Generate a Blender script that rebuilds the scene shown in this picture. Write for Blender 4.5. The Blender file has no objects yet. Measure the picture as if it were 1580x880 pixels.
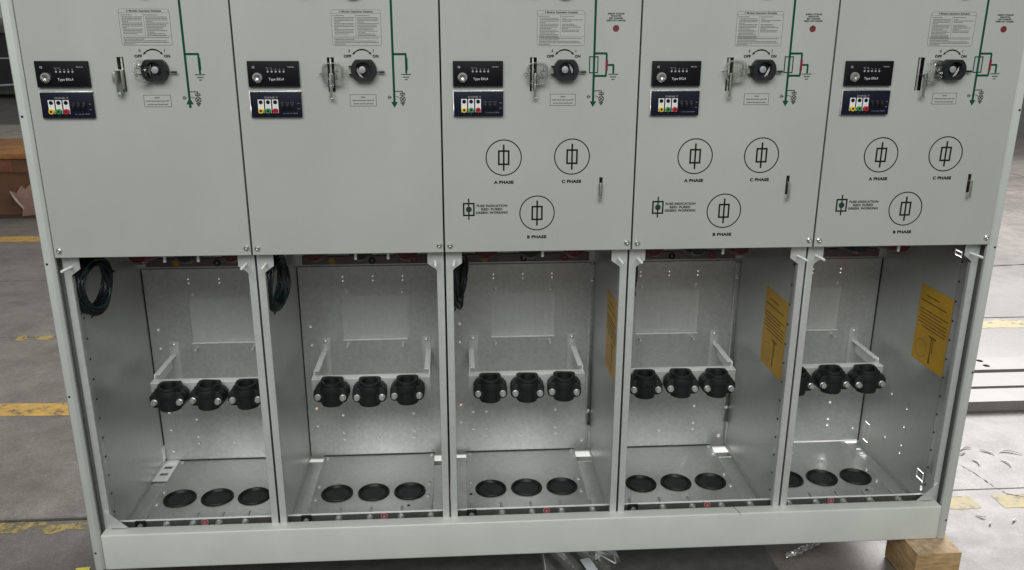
import bpy, bmesh, math, random
from mathutils import Vector, Matrix
random.seed(7)
sc = bpy.context.scene
COL = sc.collection
R = math.radians
W = 0.375            # width of one switchgear module
BB = -0.704          # underside of the cabinet
G = -0.800           # workshop floor

# ------------------------------------------------------------------ camera
cd = bpy.data.cameras.new('camera'); cam = bpy.data.objects.new('camera', cd); COL.objects.link(cam)
cd.sensor_width = 36.0; cd.lens = 1296.3/1580*36; cd.clip_start = .01; cd.clip_end = 300
CF = Vector((0.06377986, 0.95270026, -0.29714364)); CR = Vector((0.99781788, -0.06597309, 0.00265226))
CU = Vector((0.01707667, 0.2966644, 0.95482911))
m = Matrix(((CR.x, CU.x, -CF.x, 0.77646832), (CR.y, CU.y, -CF.y, -1.61659177), (CR.z, CU.z, -CF.z, 0.43436762), (0, 0, 0, 1)))
cam.matrix_world = m
sc.camera = cam
# ------------------------------------------------------------------ light and exposure
world = bpy.data.worlds.new('World'); sc.world = world; world.use_nodes = True
bg = world.node_tree.nodes['Background']; bg.inputs[0].default_value = (.96, 1.0, .985, 1); bg.inputs[1].default_value = .27
def area(name, loc, target, sx, sy, power, col):
    l = bpy.data.lights.new(name, 'AREA'); l.shape = 'RECTANGLE'; l.size = sx; l.size_y = sy; l.energy = power; l.color = col
    o = bpy.data.objects.new(name, l); COL.objects.link(o); o.location = loc
    o.rotation_euler = (Vector(target)-Vector(loc)).to_track_quat('-Z', 'Y').to_euler(); return o
area('roof_light_front', (0.5, -3.6, 2.75), (0.9, 0, -.5), 4.8, 2.0, 200, (.975, 1, .985))
area('window_light_right', (5.3, 4.9, 2.9), (3.0, 1.5, -.8), 3.4, 2.2, 560, (1, .975, .97))
area('added_fill_behind', (1.0, 2.3, 1.9), (.95, 1.15, -.8), 2.4, .5, 75, (1, .99, .98))  # unseen lamp added to brighten the floor seen through the wall holes
sc.view_settings.view_transform = 'Standard'; sc.view_settings.look = 'None'
sc.view_settings.exposure = 0.07; sc.view_settings.gamma = 1
sc.cycles.max_bounces = 8; sc.cycles.transparent_max_bounces = 16; sc.cycles.use_denoising = True

# ------------------------------------------------------------------ materials
def lin(c): return tuple(((v/255)/12.92 if v/255 <= .04045 else ((v/255+.055)/1.055)**2.4) for v in c)
def mat(name, col, rough=.5, metal=0., var=0., vscale=6, bump=0., bscale=300, rvar=0., spec=.5, stretch=(1, 1, 1), coat=0):
    mt = bpy.data.materials.new(name); mt.use_nodes = True; nt = mt.node_tree; b = nt.nodes['Principled BSDF']
    b.inputs['Base Color'].default_value = (*col, 1); b.inputs['Roughness'].default_value = rough; b.inputs['Metallic'].default_value = metal
    b.inputs['Specular IOR Level'].default_value = spec; b.inputs['Coat Weight'].default_value = coat
    if var or bump or rvar:
        g = nt.nodes.new('ShaderNodeNewGeometry'); mp = nt.nodes.new('ShaderNodeMapping'); mp.inputs['Scale'].default_value = stretch
        nt.links.new(g.outputs['Position'], mp.inputs[0])
        n = nt.nodes.new('ShaderNodeTexNoise'); n.inputs['Scale'].default_value = vscale; n.inputs['Detail'].default_value = 6; n.inputs['Roughness'].default_value = .6
        nt.links.new(mp.outputs[0], n.inputs['Vector'])
        if var:
            r = nt.nodes.new('ShaderNodeMapRange'); r.inputs[1].default_value = .3; r.inputs[2].default_value = .7; r.inputs[3].default_value = 1-var; r.inputs[4].default_value = 1+var
            nt.links.new(n.outputs[0], r.inputs[0])
            mx = nt.nodes.new('ShaderNodeVectorMath'); mx.operation = 'SCALE'; mx.inputs[0].default_value = col
            nt.links.new(r.outputs[0], mx.inputs['Scale']); nt.links.new(mx.outputs[0], b.inputs['Base Color'])
        if rvar:
            r = nt.nodes.new('ShaderNodeMapRange'); r.inputs[1].default_value = .3; r.inputs[2].default_value = .7; r.inputs[3].default_value = max(.02, rough-rvar); r.inputs[4].default_value = rough+rvar
            nt.links.new(n.outputs[0], r.inputs[0]); nt.links.new(r.outputs[0], b.inputs['Roughness'])
        if bump:
            n2 = nt.nodes.new('ShaderNodeTexNoise'); n2.inputs['Scale'].default_value = bscale; n2.inputs['Detail'].default_value = 3
            nt.links.new(g.outputs['Position'], n2.inputs['Vector'])
            bp = nt.nodes.new('ShaderNodeBump'); bp.inputs['Strength'].default_value = bump; bp.inputs['Distance'].default_value = .001
            nt.links.new(n2.outputs[0], bp.inputs['Height']); nt.links.new(bp.outputs[0], b.inputs['Normal'])
    return mt
def galv(name, col=.5, rough=.36, spangle=.12, smudge=.18, metal=.85):
    mt = mat(name, (col, col, col), rough, metal); nt = mt.node_tree; b = nt.nodes['Principled BSDF']; L = nt.links.new; N = nt.nodes.new
    g = N('ShaderNodeNewGeometry'); v = N('ShaderNodeTexVoronoi'); v.inputs['Scale'].default_value = 130; L(g.outputs['Position'], v.inputs['Vector'])
    sx = N('ShaderNodeSeparateColor'); L(v.outputs['Color'], sx.inputs[0])
    mp = N('ShaderNodeMapping'); mp.inputs['Scale'].default_value = (9, 9, 4); L(g.outputs['Position'], mp.inputs[0])
    n = N('ShaderNodeTexNoise'); n.inputs['Scale'].default_value = 1; n.inputs['Detail'].default_value = 7; n.inputs['Roughness'].default_value = .62; L(mp.outputs[0], n.inputs['Vector'])
    mp2 = N('ShaderNodeMapping'); mp2.inputs['Scale'].default_value = (160, 160, 3); L(g.outputs['Position'], mp2.inputs[0])
    n2 = N('ShaderNodeTexNoise'); n2.inputs['Scale'].default_value = 1; n2.inputs['Detail'].default_value = 2; L(mp2.outputs[0], n2.inputs['Vector'])
    a = N('ShaderNodeMath'); a.operation = 'MULTIPLY_ADD'; a.inputs[1].default_value = spangle; a.inputs[2].default_value = 1-spangle/2-smudge*.5-.04; L(sx.outputs[0], a.inputs[0])
    c = N('ShaderNodeMath'); c.operation = 'MULTIPLY_ADD'; c.inputs[1].default_value = smudge; L(n.outputs[0], c.inputs[0]); L(a.outputs[0], c.inputs[2])
    d = N('ShaderNodeMath'); d.operation = 'MULTIPLY_ADD'; d.inputs[1].default_value = .08; L(n2.outputs[0], d.inputs[0]); L(c.outputs[0], d.inputs[2])
    mx = N('ShaderNodeVectorMath'); mx.operation = 'SCALE'; mx.inputs[0].default_value = (col, col*1.01, col*.985); L(d.outputs[0], mx.inputs['Scale']); L(mx.outputs[0], b.inputs['Base Color'])
    r = N('ShaderNodeMath'); r.operation = 'MULTIPLY_ADD'; r.inputs[1].default_value = .3; r.inputs[2].default_value = rough-.15; L(n.outputs[0], r.inputs[0]); L(r.outputs[0], b.inputs['Roughness'])
    bp = N('ShaderNodeBump'); bp.inputs['Strength'].default_value = .12; bp.inputs['Distance'].default_value = .002; L(n.outputs[0], bp.inputs['Height']); L(bp.outputs[0], b.inputs['Normal'])
    return mt
PAINT = mat('grey_powder_coat', (.355, .361, .335), .40, 0, .05, 2.6, .05, 900, .05)
def wavy_paint(mt):
    nt = mt.node_tree; N = nt.nodes.new; L = nt.links.new; b = nt.nodes['Principled BSDF']; g = N('ShaderNodeNewGeometry')
    n = N('ShaderNodeTexNoise'); n.inputs['Scale'].default_value = 5; n.inputs['Detail'].default_value = 1.5; L(g.outputs['Position'], n.inputs['Vector'])
    bp = N('ShaderNodeBump'); bp.inputs['Strength'].default_value = .35; bp.inputs['Distance'].default_value = .006; L(n.outputs[0], bp.inputs['Height'])
    old = b.inputs['Normal'].links[0].from_node; L(bp.outputs[0], old.inputs['Normal'])
    mp = N('ShaderNodeMapping'); mp.inputs['Scale'].default_value = (5, 5, 1.2); mp.inputs['Rotation'].default_value = (0, .5, 0); L(g.outputs['Position'], mp.inputs[0])
    m = N('ShaderNodeTexNoise'); m.inputs['Scale'].default_value = 2.2; m.inputs['Detail'].default_value = 7; m.inputs['Roughness'].default_value = .7; L(mp.outputs[0], m.inputs['Vector'])
    r = N('ShaderNodeMapRange'); r.inputs[1].default_value = .35; r.inputs[2].default_value = .7; r.inputs[3].default_value = .26; r.inputs[4].default_value = .46; L(m.outputs[0], r.inputs[0]); L(r.outputs[0], b.inputs['Roughness'])
wavy_paint(PAINT)
PAINT2 = mat('grey_powder_coat_frame', (.44, .455, .43), .40, 0, .05, 9, .06, 900, .06)
GALV = galv('galvanised_back', .56, .44, .13, .24, .66)
GALVW = galv('galvanised_side', .60, .34, .05, .18, .72)
GALVF = galv('galvanised_floor', .50, .34, .10, .20, .72)
GALVP = galv('galvanised_post', .60, .45, .08, .2, .55)
ZINC = mat('zinc_bolt', (.72, .72, .70), .36, .85, .15, 300)
STEEL = mat('bright_steel', (.72, .72, .71), .18, 1)
LEV = mat('lever_zinc', (.42, .42, .40), .32, .85, .2, 120)
PIN = mat('pale_metal', (.82, .82, .78), .4, .4)
INK = mat('black_ink', (.006, .007, .006), .7, spec=.12)
GREEN = mat('green_ink', (.003, .055, .028), .7, spec=.12)
GREEND = mat('dark_green_ink', (.006, .028, .018), .4)
REDI = mat('red_ink', (.16, .008, .02), .4)
PALEG = mat('label_print_line', (.09, .095, .09), .6)
LABEL = mat('label_film', (.365, .375, .350), .30)
BLACKP = mat('black_plastic', (.007, .007, .009), .36, 0, .2, 40, .05, 500)
EKL = mat('black_fascia', (.004, .0035, .005), .45, spec=.16)
NAVY = mat('navy_fascia', (.004, .0055, .016), .45, spec=.2)
TOG = mat('toggle_black', (.006, .006, .009), .3)
RUBBER = mat('black_rubber', (.007, .010, .009), .42, 0, .4, 45, .15, 200, .12, spec=.3)
CLAMP = mat('black_moulding', (.007, .008, .009), .50, 0, .25, 50, .25, 700)
CABLE = mat('black_cable', (.010, .011, .013), .35)
CABLE2 = mat('green_black_cable', (.012, .03, .03), .4)
DARK = mat('dark_void', (.01, .01, .01), .8)
WHITEP = mat('white_print', (.62, .63, .62), .5)
GREYP = mat('grey_print', (.30, .30, .31), .5)
YEL = mat('yellow_plastic', (.75, .50, .02), .35)
GRN = mat('green_plastic', (.03, .25, .06), .35)
RED = mat('red_plastic', (.50, .015, .025), .35)
REDD = mat('dark_red_rubber', (.13, .012, .018), .45)
YSHEET = mat('yellow_instruction_film', (.56, .315, .014), .35, 0, .15, 12)
YINK = mat('brown_print', (.13, .065, .01), .5)
BRASS = mat('dull_busbar', (.20, .20, .19), .38, .8, .2, 40)
BEAMP = mat('grey_powder_coat_beam', (.53, .54, .495), .38, 0, .05, 9, .06, 900, .06)
BRIGHT_LIT = galv('bright_lit_zinc', .92, .4, .05, .1, .3)  # extra pale zinc, caught light put into its colour
WOOD = mat('pale_timber', (.36, .235, .115), .7, 0, .38, 26, .5, 160, 0, .3, (1, 1, 5))
WOODT = mat('timber_end', (.40, .29, .18), .75, 0, .3, 60, .5, 260, 0, .3)
YPAINT = mat('worn_yellow_paint', (.42, .30, .10), .6, 0, .3, 30)
def clear(name, base=.12, k=.7):
    mt = bpy.data.materials.new(name); mt.use_nodes = True; nt = mt.node_tree; N = nt.nodes.new; L = nt.links.new
    nt.nodes.remove(nt.nodes['Principled BSDF']); out = nt.nodes['Material Output']
    t = N('ShaderNodeBsdfTransparent'); t.inputs[0].default_value = (.95, .96, .95, 1)
    g = N('ShaderNodeBsdfGlossy'); g.inputs['Roughness'].default_value = .06; g.inputs[0].default_value = (1, 1, 1, 1)
    lw = N('ShaderNodeLayerWeight'); lw.inputs[0].default_value = .22
    ma = N('ShaderNodeMath'); ma.operation = 'MULTIPLY_ADD'; ma.inputs[1].default_value = k; ma.inputs[2].default_value = base; ma.use_clamp = True; L(lw.outputs['Fresnel'], ma.inputs[0])
    mx = N('ShaderNodeMixShader'); L(ma.outputs[0], mx.inputs[0]); L(t.outputs[0], mx.inputs[1]); L(g.outputs[0], mx.inputs[2]); L(mx.outputs[0], out.inputs[0])
    return mt
CLEAR = clear('clear_acrylic', .04); FILM = clear('clear_film', .02, .3)
def concrete(dark=0):
    mt = mat('worn_concrete', (.2, .19, .18), .5); nt = mt.node_tree; b = nt.nodes['Principled BSDF']; L = nt.links.new; N = nt.nodes.new
    g = N('ShaderNodeNewGeometry')
    def noise(s, d=6, r=.6, st=None):
        n = N('ShaderNodeTexNoise'); n.inputs['Scale'].default_value = s; n.inputs['Detail'].default_value = d; n.inputs['Roughness'].default_value = r; L(g.outputs['Position'], n.inputs['Vector']); return n
    a = noise(1.3, 8, .65); c = noise(14, 5); f = noise(260, 2)
    cr = N('ShaderNodeValToRGB'); e = cr.color_ramp.elements; e[0].position = .3; e[0].color = (.078, .068, .059, 1); e[1].position = .72; e[1].color = (.178, .161, .146, 1); L(a.outputs[0], cr.inputs[0])
    def mul(src, n, lo, hi):
        r = N('ShaderNodeMapRange'); r.inputs[1].default_value = .3; r.inputs[2].default_value = .7; r.inputs[3].default_value = lo; r.inputs[4].default_value = hi; L(n.outputs[0], r.inputs[0])
        v = N('ShaderNodeVectorMath'); v.operation = 'SCALE'; L(src, v.inputs[0]); L(r.outputs[0], v.inputs['Scale']); return v.outputs[0]
    o = mul(cr.outputs[0], c, .85, 1.15); h = noise(70, 4, .7); o = mul(o, h, .84, 1.16); o = mul(o, f, .76, 1.24); L(o, b.inputs['Base Color'])
    r = N('ShaderNodeMapRange'); r.inputs[3].default_value = .34; r.inputs[4].default_value = .62; L(c.outputs[0], r.inputs[0]); L(r.outputs[0], b.inputs['Roughness'])
    bp = N('ShaderNodeBump'); bp.inputs['Strength'].default_value = .35; bp.inputs['Distance'].default_value = .002; L(f.outputs[0], bp.inputs['Height']); L(bp.outputs[0], b.inputs['Normal'])
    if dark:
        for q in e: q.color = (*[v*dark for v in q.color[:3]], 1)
    return mt
CONC = concrete(); CONC_SHADE = concrete(.62)  # second mix is darker: the cabinet's shadow put into the slab colour
JOINT = mat('joint_dirt', (.05, .045, .035), .9, 0, .4, 40)

# ------------------------------------------------------------------ mesh builder
class MB:
    def __init__(s): s.v = []; s.f = []
    def add(s, vs, fs):
        n = len(s.v); s.v += [tuple(v) for v in vs]; s.f += [tuple(i+n for i in f) for f in fs]; return s
    def box(s, x0, x1, y0, y1, z0, z1):
        return s.add([(x, y, z) for z in (z0, z1) for y in (y0, y1) for x in (x0, x1)],
                     [(0, 2, 3, 1), (4, 5, 7, 6), (0, 1, 5, 4), (2, 6, 7, 3), (0, 4, 6, 2), (1, 3, 7, 5)])
    def prism(s, poly, y0, y1):          # poly of (x, z), counter-clockwise seen from -Y
        n = len(poly); vs = [(x, y0, z) for x, z in poly]+[(x, y1, z) for x, z in poly]
        return s.add(vs, [tuple(range(n)), tuple(range(2*n-1, n-1, -1))]+[(i, i+n, (i+1) % n+n, (i+1) % n) for i in range(n)])
    def ext(s, poly, a, b, ax):          # generic prism along axis ax (0 x, 2 z)
        n = len(poly)
        if ax == 0: vs = [(a, p, q) for p, q in poly]+[(b, p, q) for p, q in poly]
        else: vs = [(p, q, a) for p, q in poly]+[(p, q, b) for p, q in poly]
        return s.add(vs, [tuple(range(n)), tuple(range(2*n-1, n-1, -1))]+[(i, i+n, (i+1) % n+n, (i+1) % n) for i in range(n)])
    def cyl(s, c, r, h, ax=1, n=16, r2=None, rot=0):      # from c along +axis by h
        r2 = r if r2 is None else r2; vs = []
        for k, rr in ((0, r), (h, r2)):
            for i in range(n):
                t = 2*math.pi*i/n+rot; a, b = rr*math.cos(t), rr*math.sin(t)
                vs.append({0: (c[0]+k, c[1]+a, c[2]+b), 1: (c[0]+a, c[1]+k, c[2]+b), 2: (c[0]+a, c[1]+b, c[2]+k)}[ax])
        return s.add(vs, [tuple(range(n)), tuple(range(2*n-1, n-1, -1))]+[(i, i+n, (i+1) % n+n, (i+1) % n) for i in range(n)])
    def lathe(s, c, prof, ax=1, n=24):   # prof of (r, h) along axis
        vs = []
        for r, k in prof:
            for i in range(n):
                t = 2*math.pi*i/n; a, b = r*math.cos(t), r*math.sin(t)
                vs.append({0: (c[0]+k, c[1]+a, c[2]+b), 1: (c[0]+a, c[1]+k, c[2]+b), 2: (c[0]+a, c[1]+b, c[2]+k)}[ax])
        fs = []
        for j in range(len(prof)-1):
            for i in range(n): fs.append((j*n+i, j*n+(i+1) % n, (j+1)*n+(i+1) % n, (j+1)*n+i))
        if prof[0][0] > 0: fs.append(tuple(range(n-1, -1, -1)))
        if prof[-1][0] > 0: fs.append(tuple((len(prof)-1)*n+i for i in range(n)))
        return s.add(vs, fs)
    def ring(s, cx, cz, r0, r1, y0=-.0004, y1=0, n=64):
        vs = []
        for y in (y0, y1):
            for r in (r0, r1):
                for i in range(n): t = 2*math.pi*i/n; vs.append((cx+r*math.cos(t), y, cz+r*math.sin(t)))
        fs = []
        for i in range(n):
            j = (i+1) % n; fs += [(i, n+i, n+j, j), (2*n+i, 2*n+j, 3*n+j, 3*n+i), (n+i, 3*n+i, 3*n+j, n+j), (i, j, 2*n+j, 2*n+i)]
        return s.add(vs, fs)
    def line(s, x0, z0, x1, z1, w, y0=-.0004, y1=0):
        d = Vector((x1-x0, z1-z0)); L = d.length; d /= L; p = Vector((-d.y, d.x))*w/2
        return s.prism([(x0+p.x, z0+p.y), (x0-p.x, z0-p.y), (x1-p.x, z1-p.y), (x1+p.x, z1+p.y)], y0, y1)
    def rect(s, x0, z0, x1, z1, w, **k):
        h = w/2
        s.line(x0-h, z0, x1+h, z0, w, **k); s.line(x0-h, z1, x1+h, z1, w, **k); s.line(x0, z0+h, x0, z1-h, w, **k); return s.line(x1, z0+h, x1, z1-h, w, **k)
    def disc(s, cx, cz, r, y0=-.0004, y1=0, n=24): return s.ring(cx, cz, r*.001, r, y0, y1, n)
    def tube(s, pts, r, n=8, closed=False):
        pts = [Vector(p) for p in pts]; N_ = len(pts); rings = []
        up = Vector((0, 0, 1)); prev = None
        for i, p in enumerate(pts):
            t = (pts[(i+1) % N_]-pts[i-1]) if closed or 0 < i < N_-1 else (pts[1]-pts[0] if i == 0 else pts[-1]-pts[-2])
            t.normalize(); a = t.cross(prev if prev else (up if abs(t.z) < .9 else Vector((1, 0, 0))))
            b = a.cross(t) if False else t.cross(a); 
            if a.length < 1e-6: a = t.orthogonal(); b = t.cross(a)
            a.normalize(); b.normalize(); prev = b*-1 if False else None
            rr = r[i] if isinstance(r, list) else r
            rings.append([p+a*rr*math.cos(2*math.pi*k/n)+b*rr*math.sin(2*math.pi*k/n) for k in range(n)])
        vs = [v for rg in rings for v in rg]; fs = []
        for i in range(N_ if closed else N_-1):
            j = (i+1) % N_
            for k in range(n): fs.append((i*n+k, i*n+(k+1) % n, j*n+(k+1) % n, j*n+k))
        if not closed: fs += [tuple(range(n-1, -1, -1)), tuple((N_-1)*n+k for k in range(n))]
        return s.add(vs, fs)
    def text(s, txt, cx, cz, w=None, h=.005, y=-.0005, bold=.0):
        vs, fs = textmesh(txt, bold)
        xs = [v[0] for v in vs]; ys = [v[1] for v in vs]; x0, x1 = min(xs), max(xs); y0, y1 = min(ys), max(ys)
        capsy = textmesh('H', bold)[0]; ch = max(v[1] for v in capsy)
        sy = h/ch; sx = (w/(x1-x0)) if w else sy
        return s.add([(cx+(v[0]-(x0+x1)/2)*sx, y, cz+(v[1]-ch/2)*sy) for v in vs], fs)
    def texty(s, txt, x, cy, cz, w, h):      # lettering on a wall facing -X, reading towards -Y
        t = MB().text(txt, 0, 0, w, h, 0); return s.add([(x, cy-v[0], cz+v[2]) for v in t.v], t.f)
    def mesh(s, name, m, bevel=0, smooth=False, segs=2):
        me = bpy.data.meshes.new(name); me.from_pydata(s.v, [], s.f); me.materials.append(m)
        bm = bmesh.new(); bm.from_mesh(me)
        if bevel:
            bmesh.ops.remove_doubles(bm, verts=bm.verts, dist=1e-6)
            es = [e for e in bm.edges if len(e.link_faces) == 2 and e.calc_face_angle(0) > .6]
            bmesh.ops.bevel(bm, geom=es, offset=bevel, segments=segs, profile=.6, affect='EDGES', clamp_overlap=True)
        bmesh.ops.recalc_face_normals(bm, faces=bm.faces)
        bm.to_mesh(me); bm.free()
        if smooth or bevel:
            for p in me.polygons: p.use_smooth = True
            try: me.set_sharp_from_angle(angle=R(40))
            except Exception: pass
        return me
_T = {}
def textmesh(txt, bold=0.):
    k = (txt, bold)
    if k not in _T:
        cu = bpy.data.curves.new('t', 'FONT'); cu.body = txt; cu.resolution_u = 3; cu.offset = bold; cu.space_character = 1.06
        o = bpy.data.objects.new('t', cu); COL.objects.link(o); dg = bpy.context.evaluated_depsgraph_get(); dg.update()
        me = bpy.data.meshes.new_from_object(o.evaluated_get(dg))
        _T[k] = ([tuple(v.co) for v in me.vertices], [tuple(p.vertices) for p in me.polygons])
        bpy.data.objects.remove(o); bpy.data.curves.remove(cu); bpy.data.meshes.remove(me)
    return _T[k]

def obj(name, me, parent=None, loc=(0, 0, 0), rot=(0, 0, 0)):
    o = bpy.data.objects.new(name, me); COL.objects.link(o); o.location = loc; o.rotation_euler = rot
    if parent: o.parent = parent
    return o
def thing(o, label, cat, group=None):
    o['label'] = label; o['category'] = cat
    if group: o['group'] = group
    return o
def empty(name, loc): return obj(name, None, None, loc)
def structure(o): o['kind'] = 'structure'; return o
CACHE = {}
def cached(key, fn):
    if key not in CACHE: CACHE[key] = fn()
    return CACHE[key]

# sheet with rectangular cut-outs and small octagonal holes, standing in the XZ plane
def sheet(x0, x1, z0, z1, y0, y1, holes=(), round_=()):
    mb = MB(); hs = list(holes)+[(x-r, x+r, z-r, z+r) for x, z, r in round_]
    X = sorted({x0, x1} | {h for q in hs for h in q[:2]}); Z = sorted({z0, z1} | {h for q in hs for h in q[2:]})
    inside = lambda x, z: any(a < x < b and c < z < d for a, b, c, d in hs)
    grid = {}
    for i in range(len(X)-1):
        for j in range(len(Z)-1):
            grid[i, j] = not inside((X[i]+X[i+1])/2, (Z[j]+Z[j+1])/2)
    for (i, j), on in grid.items():
        if not on: continue
        a, b, c, d = X[i], X[i+1], Z[j], Z[j+1]
        mb.add([(a, y0, c), (b, y0, c), (b, y0, d), (a, y0, d)], [(0, 1, 2, 3)])
        mb.add([(a, y1, c), (b, y1, c), (b, y1, d), (a, y1, d)], [(3, 2, 1, 0)])
        if not grid.get((i-1, j)): mb.add([(a, y0, c), (a, y0, d), (a, y1, d), (a, y1, c)], [(0, 1, 2, 3)])
        if not grid.get((i+1, j)): mb.add([(b, y0, c), (b, y1, c), (b, y1, d), (b, y0, d)], [(0, 1, 2, 3)])
        if not grid.get((i, j-1)): mb.add([(a, y0, c), (a, y1, c), (b, y1, c), (b, y0, c)], [(0, 1, 2, 3)])
        if not grid.get((i, j+1)): mb.add([(a, y0, d), (b, y0, d), (b, y1, d), (a, y1, d)], [(0, 1, 2, 3)])
    for x, z, r in round_:
        k = r*.586
        for sx in (-1, 1):
            for sz in (-1, 1):
                for y in (y0, y1): mb.add([(x+sx*r, y, z+sz*r), (x+sx*(r-k), y, z+sz*r), (x+sx*r, y, z+sz*(r-k))], [(0, 1, 2)])
                mb.add([(x+sx*(r-k), y0, z+sz*r), (x+sx*r, y0, z+sz*(r-k)), (x+sx*r, y1, z+sz*(r-k)), (x+sx*(r-k), y1, z+sz*r)], [(0, 1, 2, 3)])
    return mb

# ------------------------------------------------------------------ workshop floor
def jag(a, b, n, amp): return [(a+(b-a)*i/n, random.uniform(-amp, amp)) for i in range(n+1)]
floor = structure(obj('floor', MB().box(-40, 50, -8, 60, G-.06, G-.008).mesh('floor', JOINT)))
ys = [-8, .355, 1.735, 2.55, 4.6, 7.4, 12, 60]
xs = [-40, -8, -3.4, 1.1, 5.6, 12, 50]
for a, b in zip(ys, ys[1:]):
    for c, d in zip(xs, xs[1:]):
        gw = .0035 if a >= 1.7 else .0015
        dz = 0
        g0 = .018 if a == .355 and c < 1 else gw
        obj('concrete_slab', MB().box(c+gw, d-gw, a+g0, b-gw, G-.05, G+dz).mesh('slab', CONC_SHADE if b < .4 and c < 1 else CONC, .003 if abs(d-c) < 5 and abs(b-a) < 5 else 0, segs=1), floor)
def paint(pts0, pts1, z=G+.0007):
    mb = MB(); n = len(pts0)
    vs = [(x, y, z) for x, y in pts0]+[(x, y, z) for x, y in pts1]
    mb.add(vs, [(i, i+1, n+i+1, n+i) for i in range(n-1)]); return mb
def worn_paint(c0=(.25, .17, .07, 1), c1=(.42, .25, .045, 1), thr=.36):
    mt = bpy.data.materials.new('worn_line_paint'); mt.use_nodes = True; nt = mt.node_tree; b = nt.nodes['Principled BSDF']; N = nt.nodes.new; L = nt.links.new
    b.inputs['Roughness'].default_value = .6; g = N('ShaderNodeNewGeometry'); n = N('ShaderNodeTexNoise'); n.inputs['Scale'].default_value = 22; n.inputs['Detail'].default_value = 8; n.inputs['Roughness'].default_value = .75
    L(g.outputs['Position'], n.inputs['Vector']); cr = N('ShaderNodeValToRGB'); e = cr.color_ramp.elements
    e[0].position = .40; e[0].color = c0; e[1].position = .62; e[1].color = c1; L(n.outputs[0], cr.inputs[0]); L(cr.outputs[0], b.inputs['Base Color'])
    al = N('ShaderNodeMapRange'); al.inputs[1].default_value = thr; al.inputs[2].default_value = thr+.10; L(n.outputs[0], al.inputs[0]); L(al.outputs[0], b.inputs['Alpha'])
    return mt
WORN = worn_paint()
def stripe(x0, x1, y0, y1, n=30, amp=.008, mt=WORN):
    p = [(x0+(x1-x0)*i/n, y0+random.uniform(-amp, amp)) for i in range(n+1)]; q = [(x, y1+random.uniform(-amp, amp)) for x, _ in p]
    return obj('floor_marking', paint(p, q).mesh('paint', mt), floor)
PALEY = worn_paint((.24, .20, .12, 1), (.34, .275, .10, 1), .37)
FAINT0 = worn_paint((.16, .13, .08, 1), (.30, .22, .07, 1), .42)
stripe(-3.0, 1.0, .985, 1.085); stripe(-4.2, 1.0, 3.36, 3.50)
stripe(2.98, 3.32, 1.615, 1.70, 12, .012, PALEY); stripe(-1.03, -.88, 1.70, 1.75, 8, .012, FAINT0); stripe(3.6, 4.4, 1.61, 1.69, 12, .01, PALEY)
stripe(2.02, 2.165, .262, .325, 20, .0035, PALEY); stripe(2.225, 2.45, .262, .325, 26, .0035, PALEY); stripe(2.5, 2.9, .262, .325, 30, .0035, PALEY)
FAINT = worn_paint((.13, .11, .07, 1), (.24, .18, .06, 1), .47); stripe(-1.6, -.05, .305, .348, 60, .012, FAINT)
def crack(pts, w, name='floor_crack'):
    P = []; 
    for (a, b), (c, d) in zip(pts, pts[1:]):
        for k in range(8): t = k/8; P.append((a+(c-a)*t+random.uniform(-.002, .002), b+(d-b)*t+random.uniform(-.002, .002)))
    P.append(pts[-1]); vs = []; fs = []
    for i, (x, y) in enumerate(P):
        ww = w*random.uniform(.5, 1.2); vs += [(x-ww*.4, y+ww, G+.0009), (x+ww*.4, y-ww, G+.0009)]
        if i: fs.append((2*i-2, 2*i-1, 2*i+1, 2*i))
    return obj(name, MB().add(vs, fs).mesh('crack', JOINT), floor)
crack([(2.16, .60), (2.235, .50), (2.25, .45), (2.262, .37), (2.275, .33), (2.33, .30), (2.45, .26), (2.7, .25)], .0038)
crack([(4.5, 4.3), (4.62, 4.0), (4.66, 3.8), (4.8, 3.3)], .007)
crack([(3.2, 2.6), (3.6, 2.52), (3.9, 2.57)], .004)

# ------------------------------------------------------------------ cabinet frame
frame = empty('cabinet_frame', (2.5*W, 0, BB))
thing(frame, 'long grey painted base beam and end posts that carry all five modules', 'cabinet frame')
OF = (-2.5*W, 0, -BB)
TOP = .86
def post(x0, x1):
    mb = MB().ext([(x0, .0), (x1, .0), (x1, .006), (x0+.004 if x0 < 0 else x1-.004, .006)], 0, 0, 2)
    mb = MB()
    # folded angle: front face with a small chamfered return, and a side leaf running back
    if x0 < 0: poly = [(x0, .006), (x0+.004, 0), (x1-.006, 0), (x1, .005), (x1, .012), (x0+.003, .012), (x0+.003, .065), (x0, .065)]
    else: poly = [(x1, .006), (x1, .065), (x1-.003, .065), (x1-.003, .012), (x0, .012), (x0, .005), (x0+.006, 0), (x1-.004, 0)]
    return mb.ext(poly, BB, TOP, 2)
for x0, x1, hx, hz in ((-.024, -.002, -.0155, (.269, -.012, -.292, -.661)), (5*W-.0005, 5*W+.0205, 5*W+.013, (.274, -.006, -.287, -.655))):
    p = obj('end_post', post(x0, x1).mesh('post', PAINT2, .0008), frame, OF)
    for z in hz: obj('screw_hole', MB().lathe((0, 0, 0), [(.0024, 0), (.0024, .0012), (.0, .0012)], 1, 14).mesh('hole', DARK) if False else cached('hole', lambda: MB().disc(0, 0, .0024, -.0003, .0002, 16).mesh('hole', DARK)), p, (hx, 0, z))
for a, b, c, d in ((-.0205, -.0030, -.0030, .0018), (5*W+.0005, 5*W+.0170, 5*W-.0018, 5*W+.0030)):
    obj('gap_blocker', MB().box(a, b, .0600, .0640, BB+.004, TOP-.004).box(c, d, .0642, .0750, BB+.004, TOP-.004).mesh('blocker', PAINT2), frame, OF)  # added leaves that block the bright floor showing beside the end posts
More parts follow.
